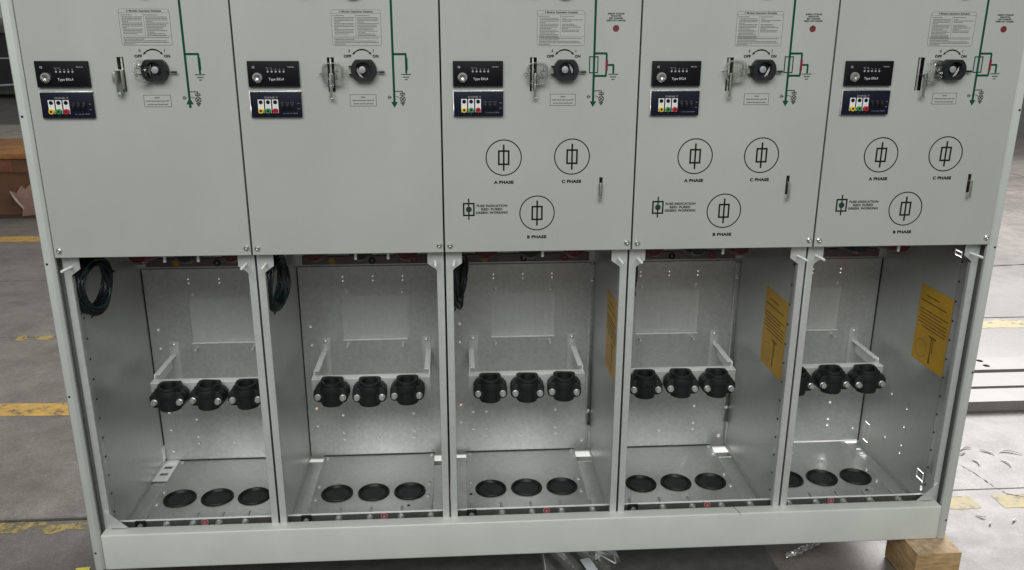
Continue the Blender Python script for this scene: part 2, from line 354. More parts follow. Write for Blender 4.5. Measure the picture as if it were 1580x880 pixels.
beam = obj('base_beam', MB().box(0, 5*W-.002, 0, .030, BB, -.618).mesh('beam', BEAMP, .0035, segs=3), frame, OF)
obj('beam_joint', MB().add([(1.393, .0295, -.6178), (1.3945, .0295, -.6178), (1.4025, .001, -.6178), (1.401, .001, -.6178), (1.4025, -.0003, -.6225), (1.401, -.0003, -.6225)], [(0, 1, 2, 3), (3, 2, 4, 5)]).mesh('joint', INK), beam)
obj('roof_panel', MB().box(-.024, 5*W+.02, .001, .44, TOP, TOP+.02).mesh('roof', PAINT2, .002), frame, OF)
obj('rear_beam', MB().box(0, 5*W-.002, .41, .44, BB, -.690).mesh('rear', PAINT2, .002), frame, OF)

# ------------------------------------------------------------------ shared small meshes
def m_screw():
    return MB().lathe((0, 0, 0), [(.0058, 0), (.0058, -.0012), (.0052, -.0028), (.0036, -.0040), (.0018, -.0045), (.0016, -.0032), (0, -.0032)], 1, 16).mesh('screw', STEEL)
def m_smallscrew():
    return MB().lathe((0, 0, 0), [(.0058, 0), (.0058, -.0008), (.0042, -.0012), (.0040, -.003), (.0026, -.0042), (0, -.0044)], 1, 14).mesh('small_screw', ZINC, smooth=True)
def m_floorscrew():
    return MB().lathe((0, 0, 0), [(.0056, 0), (.0056, .0010), (.0040, .0014), (.0038, .0034), (.0022, .0044), (.0, .0034)], 2, 14).mesh('floor_screw', ZINC, smooth=True)
def m_hex():
    return MB().lathe((0, 0, 0), [(.0070, .0), (.0070, -.0010)], 1, 20).cyl((0, -.0075, 0), .0064, .0066, 1, 6, rot=.3).mesh('hex', ZINC, .0006)
def m_stud():   # threaded stud
    pr = [(.0026, 0)]
    for i in range(26): pr += [(.0029, -.0015*i-.0004), (.0024, -.0015*i-.0011)]
    pr += [(.0018, -.0400), (0, -.0402)]
    return MB().lathe((0, 0, 0), pr, 1, 12).mesh('stud', PIN, smooth=True)
def m_barbolt():
    mb = MB().cyl((0, -.0015, 0), .0078, .0015, 1, 18).cyl((0, -.0065, 0), .0068, .0045, 1, 6).cyl((0, -.0125, 0), .0066, .0045, 1, 6, rot=.4)
    return mb.cyl((0, -.0115, 0), .0030, .052, 1, 10).mesh('bar_bolt', mat('bolt_zinc', (.50, .50, .48), .35, .75), .0004)
def m_grommet():
    return MB().lathe((0, 0, 0), [(.0385, 0), (.0385, .003), (.0370, .0048), (.0345, .0050), (.0333, .0020), (.0318, .0008), (.0305, .0022), (.0290, .0024), (.0280, .0009), (.016, .0004), (0, .0012)], 2, 40).mesh('grommet', RUBBER, smooth=True)
def clamp_half(front):
    # outline of half a cable clamp seen from above: tube wall with two ears
    o = []; 
    n = 14
    if front:
        o = [(-.038, 0), (-.038, -.010), (-.036, -.014), (-.030, -.016), (-.0245, -.016)]
        o += [(.024*math.cos(math.pi+math.pi*i/n), -.012+.024*math.sin(math.pi+math.pi*i/n)) for i in range(1, n)]
        o += [(.0245, -.016), (.030, -.016), (.036, -.014), (.038, -.010), (.038, 0)]
        o += [(.0165*math.cos(-math.pi*i/n), .0165*math.sin(-math.pi*i/n)) for i in range(n+1)]
    return o
def m_clamp():
    mb = MB()
    def tube_half(z0, z1, ro, ri, s, y0, sq=False):
        n = 16; po = []
        for i in range(n+1):
            t = math.pi*i/n; x, y = ro*math.cos(t), -s*ro*math.sin(t)
            if sq: x = max(-ro, min(ro, x*1.25)); y = -s*min(ro, abs(y)*1.25)
            po.append((x, y0+y))
        pi_ = [(ri*math.cos(math.pi*i/n), y0-s*ri*math.sin(math.pi*i/n)) for i in range(n+1)]
        vs = [(x, y, z) for z in (z0, z1) for x, y in po]+[(x, y, z) for z in (z0, z1) for x, y in pi_]; N_ = n+1; fs = []
        for i in range(n):
            fs += [(i, i+1, N_+i+1, N_+i), (2*N_+i, 3*N_+i, 3*N_+i+1, 2*N_+i+1), (i, 2*N_+i, 2*N_+i+1, i+1), (N_+i, N_+i+1, 3*N_+i+1, 3*N_+i)]
        fs += [(0, N_, 3*N_, 2*N_), (n, 2*N_+n, 3*N_+n, N_+n)]
        mb.add(vs, fs)
    tube_half(-.026, .0265, .0235, .0165, 1, 0)      # front half
    tube_half(-.024, .0275, .0240, .0165, -1, .0005, True)
    tube_half(.004, .0215, .0285, .017, 1, 0)         # swelling under the rim
    for s in (-1, 1):                                  # ears, rounded ends seen from the front
        pl = []
        xa, xb = s*.014, s*.0265
        pts = [(xa, -.017), (xb, -.0165)]+[(xb+s*.0112*math.sin(t), -.0045-.0120*math.cos(t)) for t in [R(20), R(50), R(80), R(110)]]+[(xb+s*.010, .008), (xb+s*.003, .0175), (xa, .020)]
        if s < 0: pts = pts[::-1]
        mb.prism(pts, -.0185, -.0005); mb.prism(pts, .0003, .020)
    return mb.mesh('clamp', CLAMP, .0022, segs=2)
def m_lever():  # bent zinc latch
    return MB().box(-.0022, .0022, -.0125, -.0105, -.040, .004).box(-.0022, .0022, -.0105, .008, -.001, .001).box(-.0022, .0040, -.0125, -.0060, -.043, -.040).box(.0035, .0050, -.0125, .006, -.022, .004).mesh('lever', LEV, .0006)
def m_levers():
    return MB().box(-.0022, .0022, -.0105, -.0088, -.031, .002).box(-.0022, .0022, -.009, .006, -.0006, .001).box(-.003, .003, -.0105, -.005, -.033, -.031).mesh('lever_small', LEV, .0005)

# ------------------------------------------------------------------ printed graphics
def earth(mb, x, z, k=1.0):
    mb.line(x-.009*k, z, x+.009*k, z, .0016*k); mb.line(x-.0058*k, z-.0048*k, x+.0058*k, z-.0048*k, .0016*k); return mb.line(x-.0028*k, z-.0094*k, x+.0028*k, z-.0094*k, .0016*k)
def arc_arrow(mb, cx, cz):
    n = 24; r = .0203; c = (cx, cz-.0118)
    for i in range(n):
        a0 = R(137-94*i/n); a1 = R(137-94*(i+1)/n); w = .0014+.0012*math.sin(math.pi*(i+.5)/n)
        mb.line(c[0]+r*math.cos(a0), c[1]+r*math.sin(a0), c[0]+r*math.cos(a1), c[1]+r*math.sin(a1), w, -.0004-.00001*(i % 2))
    for s in (-1, 1):
        a = R(90-s*46); p = Vector((c[0]+r*math.cos(a), c[1]+r*math.sin(a))); t = Vector((s*.72, -.69)); q = Vector((-t.y, t.x))
        tri = [p-q*.0024-t*.001, p+q*.0024-t*.001, p+t*.0042]
        if (tri[1]-tri[0]).cross(tri[2]-tri[0]) < 0: tri = [tri[1], tri[0], tri[2]]
        mb.prism([tuple(v) for v in tri], -.0005, 0)
def words(mb, x0, x1, z, h, fill=1.):
    x = x0; xe = x0+(x1-x0)*fill
    while x < xe:
        w = random.uniform(.0012, .0042); mb.box(x, min(x+w, xe), -.0006, -.0004, z-h/2, z+h/2); x += w+.0007
def sched_text(kind):
    mb = MB(); a, b, c, d = .1835, .2655, .3985, .4535
    z = .4425
    L_ = [1, .95, .97, .3, 1, .98, 1, .2, .98, .96, .97, .7]; R_ = [.93, .97, .95, .3, 1, .88, .9, .75, .7, .9, .35, .8, .85]
    if kind == 'F': L_ = [.95, 1, .98, .3, 1, .96, .93, .6, .88, 1, .8, .95, .96, 1]; R_ = [.2, .97, .45, 0, .6, .7, .9, .3, .85, .8, 0, 0]
    words(mb, a-.001, .219, .4475, .0011, .55); words(mb, .2245, .265, .4475, .0011, .6)
    for i, f in enumerate(L_): words(mb, a+.001, .2205, .4440-i*.0026, .0011, f)
    for i, f in enumerate(R_): 
        if f: words(mb, .2260, .2655, .4440-i*.0026, .0011, f)
    for i, f in enumerate([.98, .45, .92, .97, .25]): words(mb, a, .2655, .4085-i*.0027, .0012, f)
    return mb
def label_frame(x0, x1, z0, z1, r, w):
    mb = MB()
    mb.line(x0+r, z0, x1-r, z0, w); mb.line(x0+r, z1, x1-r, z1, w); mb.line(x0, z0+r, x0, z1-r, w); mb.line(x1, z0+r, x1, z1-r, w)
    for cx, cz, a in ((x1-r, z1-r, 0), (x0+r, z1-r, 90), (x0+r, z0+r, 180), (x1-r, z0+r, 270)):
        for i in range(5):
            t0, t1 = R(a+18*i), R(a+18*(i+1)); mb.line(cx+r*math.cos(t0), cz+r*math.sin(t0), cx+r*math.cos(t1), cz+r*math.sin(t1), w)
    return mb
def mimic(kind, up):
    mb = MB(); x = .2880
    mb.line(x, .300 if up else .292, x, TOP-.02, .0042)
    if up:
        mb.prism([(x-.0065, .2905), (x+.0065, .2905), (x, .303)], -.0006, 0); mb.line(x, .2838, x, .2915, .0042)
    else: mb.prism([(x, .2830), (x+.0062, .2935), (x-.0062, .2935)], -.0006, 0)
    if kind == 'C':
        mb.line(x+.0015, .380, .3132, .380, .0039); mb.line(.3118, .3786, .3118, .345, .0035); mb.line(.3124, .3735, .3124, .352, .0048, -.0006)
        earth(mb, .3115, .3435)
    else:
        mb.line(x+.0015, .3815, .3125, .3815, .0039); mb.line(x+.0015, .3405, .3125, .3405, .0039); mb.line(.3115, .3801, .3115, .3419, .0035)
        mb.line(.3125, .3605, .3262, .3605, .0035); mb.line(.3250, .3593, .3250, .345, .0035); earth(mb, .3250, .3435)
        mb.rect(.2795, .3465, .2952, .3755, .0018, y0=-.0007)
    return mb
def mimic2(kind):
    mb = MB(); x = .2885
    mb.line(x+.001, .3130, .3042, .3130, .0014); mb.line(.3036, .3125, .3036, .3098, .0014)
    mb.line(.2986, .3092, .3086, .3092, .0015); mb.line(.2986, .3062, .3086, .3062, .0015)
    mb.ring(.3036, .2985, .0042, .0054, n=28)
    mb.line(.3004, .3017, .3068, .2953, .0013, -.0005); mb.line(.3004, .2953, .3068, .3017, .0013, -.0006)
    mb.line(.3036, .3060, .3036, .3039, .001); mb.line(.2990, .2918, .3082, .2918, .0014); mb.line(.3006, .2897, .3066, .2897, .0014); mb.line(.3020, .2876, .3052, .2876, .0014)
    mb.ring(.2790, .3020, .0022, .0030, n=20); mb.line(.2766, .3020, .2835, .3020, .0009, -.0006)
    mb.line(.2902, .3030, .2930, .3036, .0007); mb.line(.2930, .3036, .2962, .3018, .0007); mb.prism([(.2955, .3030), (.2952, .3012), (.2978, .3012)], -.0005, 0)
    return mb
def fuse_symbol(mb, x, z):
    mb.ring(x, z, .0330, .0350); mb.rect(x-.0095, z-.0128, x+.0095, z+.0128, .0032, y0=-.0004); mb.line(x, z-.025, x, z+.025, .0031, -.0006); return mb

def lettering_main():
    mb = MB()
    mb.text('0', .2090, .3860, .0030, .0052, bold=.02); mb.text('I', .2530, .3860, .0011, .0052)
    mb.text('OFF', .2055, .3765, .0138, .0050, bold=.045); mb.text('ON', .2565, .3765, .0108, .0050, bold=.045)
    arc_arrow(mb, .2320, .3795)
    return mb
def notice_text():
    mb = MB(); mb.rect(.2062, .2862, .2542, .3070, .0006)
    mb.text('Notice!', .2302, .3026, .0085, .0028, bold=.02); mb.text('Confirm that the station is power OFF', .2302, .2967, .0410, .0026, bold=.02)
    mb.text('and then close the earth switch', .2302, .2907, .0370, .0026, bold=.02); return mb

# ------------------------------------------------------------------ one switchgear module
GR = (.098, .1865, .2745)
CL = (.0985, .1875, .2765)
BUS = {1: (.068, .123, .180, .237, .294), 2: (.054, .125, .194, .264, .331), 3: (.048, .117, .185, .253, .324), 4: (.042, .112, .181, .249, .317), 5: (.033, .098, .163, .228, .296)}
GS = {1: .206, 2: .226, 3: .2185, 4: .216, 5: .134}
LABELS = {
 1: 'leftmost grey module, blank lower panel, clear cover tilted half over its black switch',
 2: 'second grey module from the left, blank lower panel without fuse circles, clear cover swung open',
 3: 'middle grey module, leftmost of the three printed with A, B and C PHASE fuse circles',
 4: 'grey module between the middle and rightmost ones, middle of the three with fuse circles',
 5: 'rightmost grey module with fuse circles, beside the bright floor and above the timber block'}
def module(i):
    F = i >= 3; kind = 'F' if F else 'C'
    root = empty('switchgear_module', ((i-1)*W+.5*W*0, 0, BB)); Z0 = (0, 0, -BB)
    thing(root, LABELS[i], 'switchgear module', 'switchgear modules bolted side by side')
    P = lambda name, key, fn, parent=None, loc=None, rot=(0, 0, 0): obj(name, cached(key, fn), parent or root, (Z0 if loc is None else (loc[0], loc[1], loc[2]-BB)) if parent is None else (loc or (0, 0, 0)), rot)
    # ---- front panel
    slots = [(.1675, .1800, .3120, .3740)]+([(.3055, .3120, .1100, .1475)] if F else [])
    if i == 1: slots = [(.1665, .1780, .3130, .3745)]
    def mk_panel():
        mb = sheet(.0016, W-.0016, .0005, TOP-.006, 0, .0015, slots)
        # folded-back rim
        mb.box(.0016, .0031, .0015, .018, .0005, TOP-.006); mb.box(W-.0031, W-.0016, .0015, .018, .0005, TOP-.006)
        mb.box(.0031, W-.0031, .0015, .018, .0005, .0020); return mb.mesh('front_panel', PAINT, .0006, segs=1)
    fp = P('front_panel', ('panel', kind, i == 1), mk_panel)
    for x, z in ((.0115, .0145), (W-.0095, .0155)): obj('panel_screw', cached('screw', m_screw), fp, (x, 0, z), (0, random.uniform(0, 1.5), 0))
    obj('lettering', cached('let_main', lambda: lettering_main().mesh('let', INK)), fp)
    obj('line_diagram', cached(('mimic', kind, i == 1), lambda: mimic(kind, i == 1).mesh('mimic', GREEN)), fp)
    obj('line_diagram', cached('mimic2', lambda: mimic2(kind).mesh('mimic2', INK)), fp)
    lab = obj('operation_label', cached('lab', lambda: MB().box(.1795, .2690, -.0003, 0, .3950, .4580).mesh('lab', LABEL)), fp)
    obj('label_print', cached(('labprint', kind), lambda: (lambda mb: mb.mesh('lp', PALEG))(sched_lines(kind))), lab)
    obj('label_title', cached(('labtitle', kind), lambda: MB().text(('C' if kind == 'C' else 'F')+' Module Operation Schedule', .2245, .4545, .0610, .0030, -.0007, bold=.025).mesh('lt', INK)), lab)
    nt = obj('notice_label', cached('nl', lambda: MB().box(.2062, .2542, -.0003, 0, .2862, .3070).mesh('nl', LABEL)), fp)
    obj('label_print', cached('ntx', lambda: notice_text().mesh('nt', INK)), nt)
    if F:
        obj('line_diagram', cached('redline', lambda: MB().line(.3119, .3700, .3119, .3505, .0046, -.0007).mesh('rl', REDI)), fp)
        for x, z in ((.1180, .1875), (.2505, .1885), (.1838, .0780)): obj('fuse_diagram', cached('fs', lambda: fuse_symbol(MB(), 0, 0).mesh('fs', INK)), fp, (x, 0, z))
        obj('fuse_indicator_diagram', cached('fsi', lambda: MB().rect(.0395, .0748, .0595, .0982, .0029).line(.0495, .0660, .0495, .1080, .0024, -.0006).mesh('fsi', INK)), fp)
        obj('indicator_window', cached('fdot', lambda: MB().disc(.0495, .0868, .0056, -.0009, 0, 24).mesh('fdot', GREEND)), fp)
        for t, x, z in (('A PHASE', .1180, .1400), ('C PHASE', .2505, .1405), ('B PHASE', .1838, .0300)): obj('phase_lettering', cached(('ph', t), lambda: MB().text(t, 0, 0, .0385, .0058, bold=.05).mesh('ph', INK)), fp, (x, 0, z))
        for t, x, z, w_ in (('FUSE INDICATION', .0950, .0936, .0600), ('RED: FUSED', .0945, .0868, .0415), ('GREEN: WORKING', .0945, .0800, .0620)): obj('lettering', cached(('ft', t), lambda: MB().text(t, 0, 0, w_, .0046, bold=.03).mesh('ft', INK)), fp, (x, 0, z))
        def ft2():
            mb = MB()
            for k, t in enumerate(('ENERGY STORAGE', 'INDICATOR', 'RED: CHARGED', 'GREEN: NOT CHARGED')): mb.text(t, .3265, .4525-.0040*k, (.031, .020, .026, .036)[k], .0026, bold=.03)
            return mb.mesh('ft2', INK)
        obj('lettering', cached('ft2', ft2), fp)
        obj('indicator_lamp', cached('rlamp', lambda: MB().lathe((0, 0, 0), [(.0060, 0), (.0060, -.0006), (.0054, -.0008), (.0054, -.0003), (0, -.0002)], 1, 24).mesh('rlamp', REDD, smooth=True)), fp, (.3270, 0, .4265))
        P('latch_lever', 'lvs', m_levers, None, (.3085, 0, .1345) if i != 3 else (.3070, 0, .1365))
    # ---- fault indicator (upper black device)
    fi = P('fault_indicator', 'ekl', lambda: MB().box(.0232, .1165, -.0065, 0, .3215, .3680).mesh('ekl', EKL, .0012))
    obj('bezel', cached('eklb', lambda: label_frame(.0242, .1155, .3225, .3670, .001, .0009).mesh('eklb', BLACKP)), fi, (0, -.0064, 0))
    obj('reset_button', cached('rb', lambda: MB().lathe((0, 0, 0), [(.0098, 0), (.0098, -.003), (.0088, -.0045), (.0060, -.0048), (.0052, -.0030), (.0036, -.0052), (0, -.0044)], 1, 12).mesh('rb', STEEL)), fi, (.0410, -.0065, .3385), (0, random.uniform(0, 1), 0))
    def ekt():
        mb = MB(); mb.text('CE', .0345, .3570, .0045, .0035, -.0068); mb.text('Type EKL4', .0745, .3358, .0270, .0042, -.0068); mb.text('Test/Test', .1020, .3575, .0115, .0018, -.0068); return mb.mesh('ekt', WHITEP)
    obj('lettering', cached('ekt', ekt), fi)
    def ekg():
        mb = MB()
        for k in range(5): mb.disc(.0600+k*.0072, .3492, .0018, -.0069, -.0064, 10); mb.box(.0588+k*.0072, .0612+k*.0072, -.0069, -.0065, .3530, .3538)
        mb.text('Batt Low', .0625, .3560, .0105, .0014, -.0068); return mb.mesh('ekg', GREYP)
    obj('indicator_lights', cached('ekg', ekg), fi)
    # ---- voltage indicator (lower navy device)
    vi = P('voltage_indicator', 'dxn', lambda: MB().box(.0245, .1168, -.0075, 0, .2670, .3125).mesh('dxn', NAVY, .0014))
    obj('bezel', cached('dxb', lambda: MB().box(.0225, .0245, -.0040, 0, .2665, .3145).box(.0245, .1180, -.0040, 0, .3125, .3145).mesh('dxb', ZINC, .0004)), vi)
    for k, mt in enumerate((YEL, GRN, RED)):
        x = .0432+k*.0131
        st = obj('phase_strip', cached('strip', lambda: MB().box(-.0054, .0054, -.0081, -.0075, .2745, .2992).mesh('strip', WHITEP)), vi, (x, 0, 0))
        obj('lamp_window', cached('lw', lambda: MB().disc(0, 0, .0036, -.0009, 0, 20).mesh('lw', EKL)), vi, (x, -.0080, .2945))
        obj('test_socket', cached(('ts', k), lambda: MB().lathe((0, 0, 0), [(.0049, 0), (.0049, -.0045), (.0042, -.0055), (.0026, -.0055), (.0022, -.001), (0, -.001)], 1, 20).mesh('ts', mt, smooth=True)), vi, (x, -.0080, .2788))
        obj('socket_hole', cached('sh', lambda: MB().disc(0, 0, .0023, -.0003, 0, 12).mesh('sh', DARK)), vi, (x, -.0130, .2788))
    def dxt():
        mb = MB(); mb.text('DXN8-T', .0630, .3028, .0240, .0034, -.0078); 
        for k, t in enumerate('ABC'): mb.text(t, .0432+k*.0131, .2712, None, .0015, -.0078)
        return mb.mesh('dxt', GREYP)
    obj('lettering', cached('dxt', dxt), vi)
    def dxt2():
        mb = MB()
        for k in range(3):
            mb.text('L%d' % (k+1), .0432+k*.0131, .2870, None, .0022, -.0083)
        return mb.mesh('dxt2', GREYP)
    obj('lettering', cached('dxt2', dxt2), vi)
    for k in range(3): obj('toggle', cached('tog', lambda: MB().box(-.0036, .0036, -.0030, 0, -.0068, .0068).box(-.0022, .0022, -.0055, -.003, -.004, .002).mesh('tog', TOG, .0006)), vi, (.0825+k*.0092, -.0074, .2880))
    def dxt3():
        mb = MB(); mb.text('ON', .1115, .2920, None, .0016, -.0078); mb.text('OFF', .1115, .2822, None, .0016, -.0078); mb.text('L1 L2 L3 TEST', .0965, .2740, .026, .0015, -.0078); return mb.mesh('dxt3', GREYP)
    obj('lettering', cached('dxt3', dxt3), vi)
    # ---- switch socket
    def sock():
        cx, cz = 0, 0; mb = MB(); n = 40; out = []
        for k in range(n):
            t = 2*math.pi*k/n; x, z = .0235*math.cos(t), .0235*math.sin(t); out.append((x, max(-.0192, min(.0192, z))))
        prof = [(0, 0, 1.0), (0, -.013, 1.0), (0, -.0160, .94)]
        vs = []
        for _, y, s in prof: vs += [(x*s, y, z*s) for x, z in out]
        fs = [(j*n+k, j*n+(k+1) % n, (j+1)*n+(k+1) % n, (j+1)*n+k) for j in range(2) for k in range(n)]
        inn = [(.0150*math.cos(2*math.pi*k/n), .0150*math.sin(2*math.pi*k/n)) for k in range(n)]
        b = len(vs); vs += [(x, -.0160, z) for x, z in inn]+[(x*.96, -.0030, z*.96) for x, z in inn]
        fs += [(2*n+k, 2*n+(k+1) % n, b+(k+1) % n, b+k) for k in range(n)]+[(b+k, b+(k+1) % n, b+n+(k+1) % n, b+n+k) for k in range(n)]+[tuple(b+n+k for k in range(n))]
        mb.add(vs, fs); mb.box(-.0275, -.0225, -.011, 0, -.0085, -.0065); mb.box(-.0275, -.0225, -.011, 0, .0060, .0080)
        return mb.mesh('sock', BLACKP, smooth=True)
    sx = .2345 if i != 4 else .2365
    so = P('switch_socket', 'sock', sock, None, (sx, 0, .3515))
    obj('shaft', cached('shaft', lambda: MB().cyl((0, -.0125, 0), .0062, .0105, 1, 24).mesh('shaft', mat('shaft_face', (.34, .34, .36), .4, .5), .0005)), so, (-.0025 if i > 1 else .001, 0, .0008))
    def blade():
        mb = MB(); mb.prism([(.004, -.013), (.010, -.009), (.0135, .001), (.0115, .0085), (.0095, .001), (.0065, -.006)], -.0060, -.0045); return mb.mesh('blade', mat('blade_white', (.42, .39, .37), .35), .0004)
    obj('inner_vane', cached('blade', blade), so, (0, 0, 0), (0, {1: 2.9, 2: 2.3, 3: -.75, 4: .1, 5: .15}[i], 0))
    obj('padlock_pin', cached('ppin', lambda: MB().cyl((.0225, -.007, -.0030), .0012, .006, 0, 8).cyl((.0285, -.007, -.0030), .0021, .0095, 0, 10).mesh('ppin', BLACKP, smooth=True)), so)
    # ---- clear cover
    def cover():
        mb = MB(); n = 28; hw, hh = .0195, .0205
        def ol(s): 
            o = []
            for k in range(n):
                t = 2*math.pi*k/n; c, q = math.cos(t), math.sin(t); o.append((hw*s*math.copysign(abs(c)**.55, c), hh*s*math.copysign(abs(q)**.55, q)))
            return o
        rings = [(1.0, 0), (1.0, -.0115), (.93, -.0135), (.90, -.0120), (.955, -.0105), (.955, 0)]
        vs = []
        for s, y in rings: vs += [(x, y, z) for x, z in ol(s)]
        fs = [(j*n+k, j*n+(k+1) % n, ((j+1) % 6)*n+(k+1) % n, ((j+1) % 6)*n+k) for j in range(6) for k in range(n)]
        mb.add(vs, fs); mb.prism(ol(.92), -.0135, -.0122)
        mb.cyl((0, -.0145, -.001), .0105, .0010, 1, 24); mb.ring(0, -.001, .0085, .0105, -.017, -.0145, 24)
        mb.box(.0175, .0265, -.004, -.001, -.006, .006); mb.cyl((-.0225, -.009, -.001), .0022, .010, 1, 10); mb.box(-.0285, -.0185, -.010, -.0075, -.0022, .0005)
        return mb.mesh('cover', CLEAR, .0007, segs=1)
    pose = {1: ((.2115, -.006, .3500), (0, 0, R(62))), 2: ((.1795, -.004, .3460), (R(4), 0, R(-9))), 3: ((.1815, -.004, .3465), (R(3), 0, R(-6))), 4: ((.1835, -.004, .3500), (R(3), 0, R(-5))), 5: ((.1915, -.010, .3500), (0, 0, R(38)))}[i]
    cv = P('clear_cover', 'cover', cover, None, pose[0], pose[1])
    def swsym():
        mb = MB(); mb.line(.003, .010, .003, .0035, .0009); mb.line(-.001, .0035, .007, .0035, .0009); mb.line(-.0025, .0015, .0025, -.0055, .0009); mb.line(-.0025, -.0075, .005, -.0075, .0009); mb.line(-.001, -.0098, .0035, -.0098, .0009)
        return mb.mesh('swsym', INK)
    if i in (1,): P('switch_symbol', 'swsym', swsym, None, (.1975, -.0001, .3510))
    else: obj('switch_symbol', cached('swsym', swsym), cv, (.0075, -.0140, .001))
    if i == 1: P('latch_lever', 'lv1', lambda: MB().box(-.0050, .0060, -.0125, -.0105, -.036, .004).box(-.0050, .0060, -.0105, .010, .002, .004).box(.0060, .0075, -.0125, .008, -.030, .004).box(-.0115, -.0050, -.0085, -.0065, -.018, .000).box(-.0040, .0020, -.0125, -.0070, -.043, -.036).mesh('lv1', LEV, .0008), None, (.1690, 0, .3485))
    else: P('latch_lever', 'lv', m_lever, None, ({2: .1735, 3: .1765, 4: .1735, 5: .1800}[i], 0, .3420))
    P('slot_rail', 'rail', lambda: MB().box(.1715, .1745, .004, .006, .310, .376).box(.1600, .1640, .006, .03, .30, .39).mesh('rail', ZINC))
    # ---- upper operating sockets, their lower rims just in the picture
    for x, s, z in ({1: [(.229, .9, .492)], 2: [(.134, .8, .492), (.221, 1, .493)], 3: [(.172, .8, .494), (.2305, 1.05, .496)], 4: [(.2315, .9, .497)], 5: [(.240, .9, .498)]}[i]):
        k = P('upper_switch_socket', 'ups', lambda: MB().lathe((0, 0, 0), [(.0215, 0), (.0215, -.008), (.0195, -.010), (.0140, -.010), (.0130, -.003), (0, -.003)], 1, 32).mesh('ups', BLACKP, smooth=True), None, (x, 0, z+.005)); k.scale = (s, 1, s)
    # ---- enclosure
    P('side_wall', ('swl', i == 1), lambda: side_wall(.0020, .0036, 'L', i == 1).mesh('swl', GALVW))
    P('side_wall', ('swr', i == 5), lambda: side_wall(W-.0036, W-.0020, 'R', i == 5).mesh('swr', GALVW))
    rounds = [(x, z, .0021) for x in (.115, .189, .263) for z in (-.167, -.1775)]+[(.0285, -.297, .0033), (.0285, -.347, .0033), (.187, -.6145, .0033)]
    rounds += [(.0285, -.524, .0033), (.0285, -.574, .0033)]+[(x, z, .0033) for x in (.279,) for z in (-.545, -.595, -.6135)]+[(x, z, .0033) for x in (.0955,) for z in (-.545, -.595, -.6145)]
    if i in (3,): rounds += [(.0605, -.545, .0033), (.0605, -.595, .0033)]
    rounds += [(.352, -.636, .0048)] if i in (3, 4) else [(.030, -.634, .0052)] if i == 1 else [(.352, -.625, .0025)]
    bw = P('back_wall', ('bw', i), lambda: sheet(.0036, W-.0036, -.6605 if i == 5 else -.6690, -.1405, .406, .4075, [(.108, .271, -.3325, -.2185)], rounds).mesh('bw', GALV))
    obj('window_plate', cached('wp', lambda: MB().box(.104, .275, .4095, .411, -.337, -.214).mesh('wp', galv('window_zinc', .60, .5, .06, .10, .5))), bw)
    obj('ledge', cached('ledge', lambda: MB().box(.108, .271, .3990, .4057, -.3350, -.3327).mesh('ledge', BRIGHT_LIT, .0004)), bw)  # light caught by the ledge is put into its pale zinc
    for x, z in ((.1195, -.2065), (.2600, -.2050)): obj('wall_screw', cached('sscr', m_smallscrew), bw, (x, .406, z))
    for x in (.1190, .2590): obj('stud', cached('wstud', lambda: MB().cyl((0, -.022, 0), .0027, .022, 1, 10).mesh('wstud', PIN, smooth=True)), bw, (x, .406, -.3460))
    for xx in (.0047, W-.0047): P('corner_joint', 'cj', lambda: MB().box(-.0009, .0009, .4042, .4058, -.662, -.142).mesh('cj', DARK), None, (xx, 0, 0))
    if i < 5: P('floor_joint', 'fj', lambda: MB().box(.040, .331, .4036, .4056, -.6629, -.6614).mesh('fj', DARK))
    P('wall_flange', 'wf', lambda: MB().box(.0058, W-.0058, .4030, .4058, -.1425, -.1405).mesh('wf', GALVP))
    if i >= 3 and i < 5:
        fl = P('corner_strip', 'cstrip', lambda: MB().box(.3580, .3714, .4005, .4055, -.590, -.145).box(.3660, .3714, .392, .4005, -.655, -.590).mesh('cstrip', GALV, .0005))
        for z in (-.184, -.549): obj('wall_screw', cached('sscr', m_smallscrew), fl, (.3655, .4005, z))
    P('upper_back_plate', 'ubp', lambda: MB().box(.0036, W-.0036, .4085, .4100, -.1460, TOP-.01).mesh('ubp', GALVW))
    band = P('phase_band', 'band', lambda: MB().box(.02, .355, .3985, .4005, -.1335, -.1135).box(.02, .355, .4007, .4083, -.1150, -.1135).mesh('band', mat('dull_pink_band', (.17, .14, .14), .5, .2, .15, 20), .0004))
    for t, x, c in (('A', .0925, 0), ('B', .1905, 1), ('C', .2940, 2)):
        mt = (mat('ring_yellow', (.30, .22, .03), .5), INK, mat('ring_red', (.30, .01, .03), .5))[c] if ('stk', c) not in CACHE else None
        sk = obj('phase_sticker', cached(('stk', c), lambda: MB().disc(0, 0, .0086, -.0008, 0, 28).mesh('stk', mt)), band, (x, .3985, -.1245))
        obj('sticker_rim', cached(('stkr', c), lambda: MB().ring(0, 0, .0062, .0070, -.0011, -.0008, 28).mesh('stkr', PALEG if c else YEL)), sk)
        obj('letter', cached(('stkt', c), lambda: MB().text(t, 0, 0, None, .0068, -.0012, bold=.03).mesh('stkt', GREYP if c else YEL)), sk)
    for k, x in enumerate((.0900, .1880, .2870)):
        P('cable_bushing', ('bush', k), lambda: MB().lathe((0, 0, 0), [(.0, -.09), (.018, -.09), (.026, -.075), (.029, -.03), (.033, 0), (.035, .07), (.040, .08), (.040, .15)], 1, 24).mesh('bush', (REDD, BLACKP, REDD)[k], smooth=True), None, (x, .26, -.0415))
    for x in ((.196, .261) if not F else (.199,)): P('hanging_pin', 'hpin', lambda: MB().cyl((0, 0, 0), .0032, .030, 2, 10).mesh('hpin', PIN, smooth=True), None, (x, .032, -.0200))
    P('cross_rail', 'xrail', lambda: MB().box(.036, .339, .03, .036, .004, .03).mesh('xrail', GALVW))
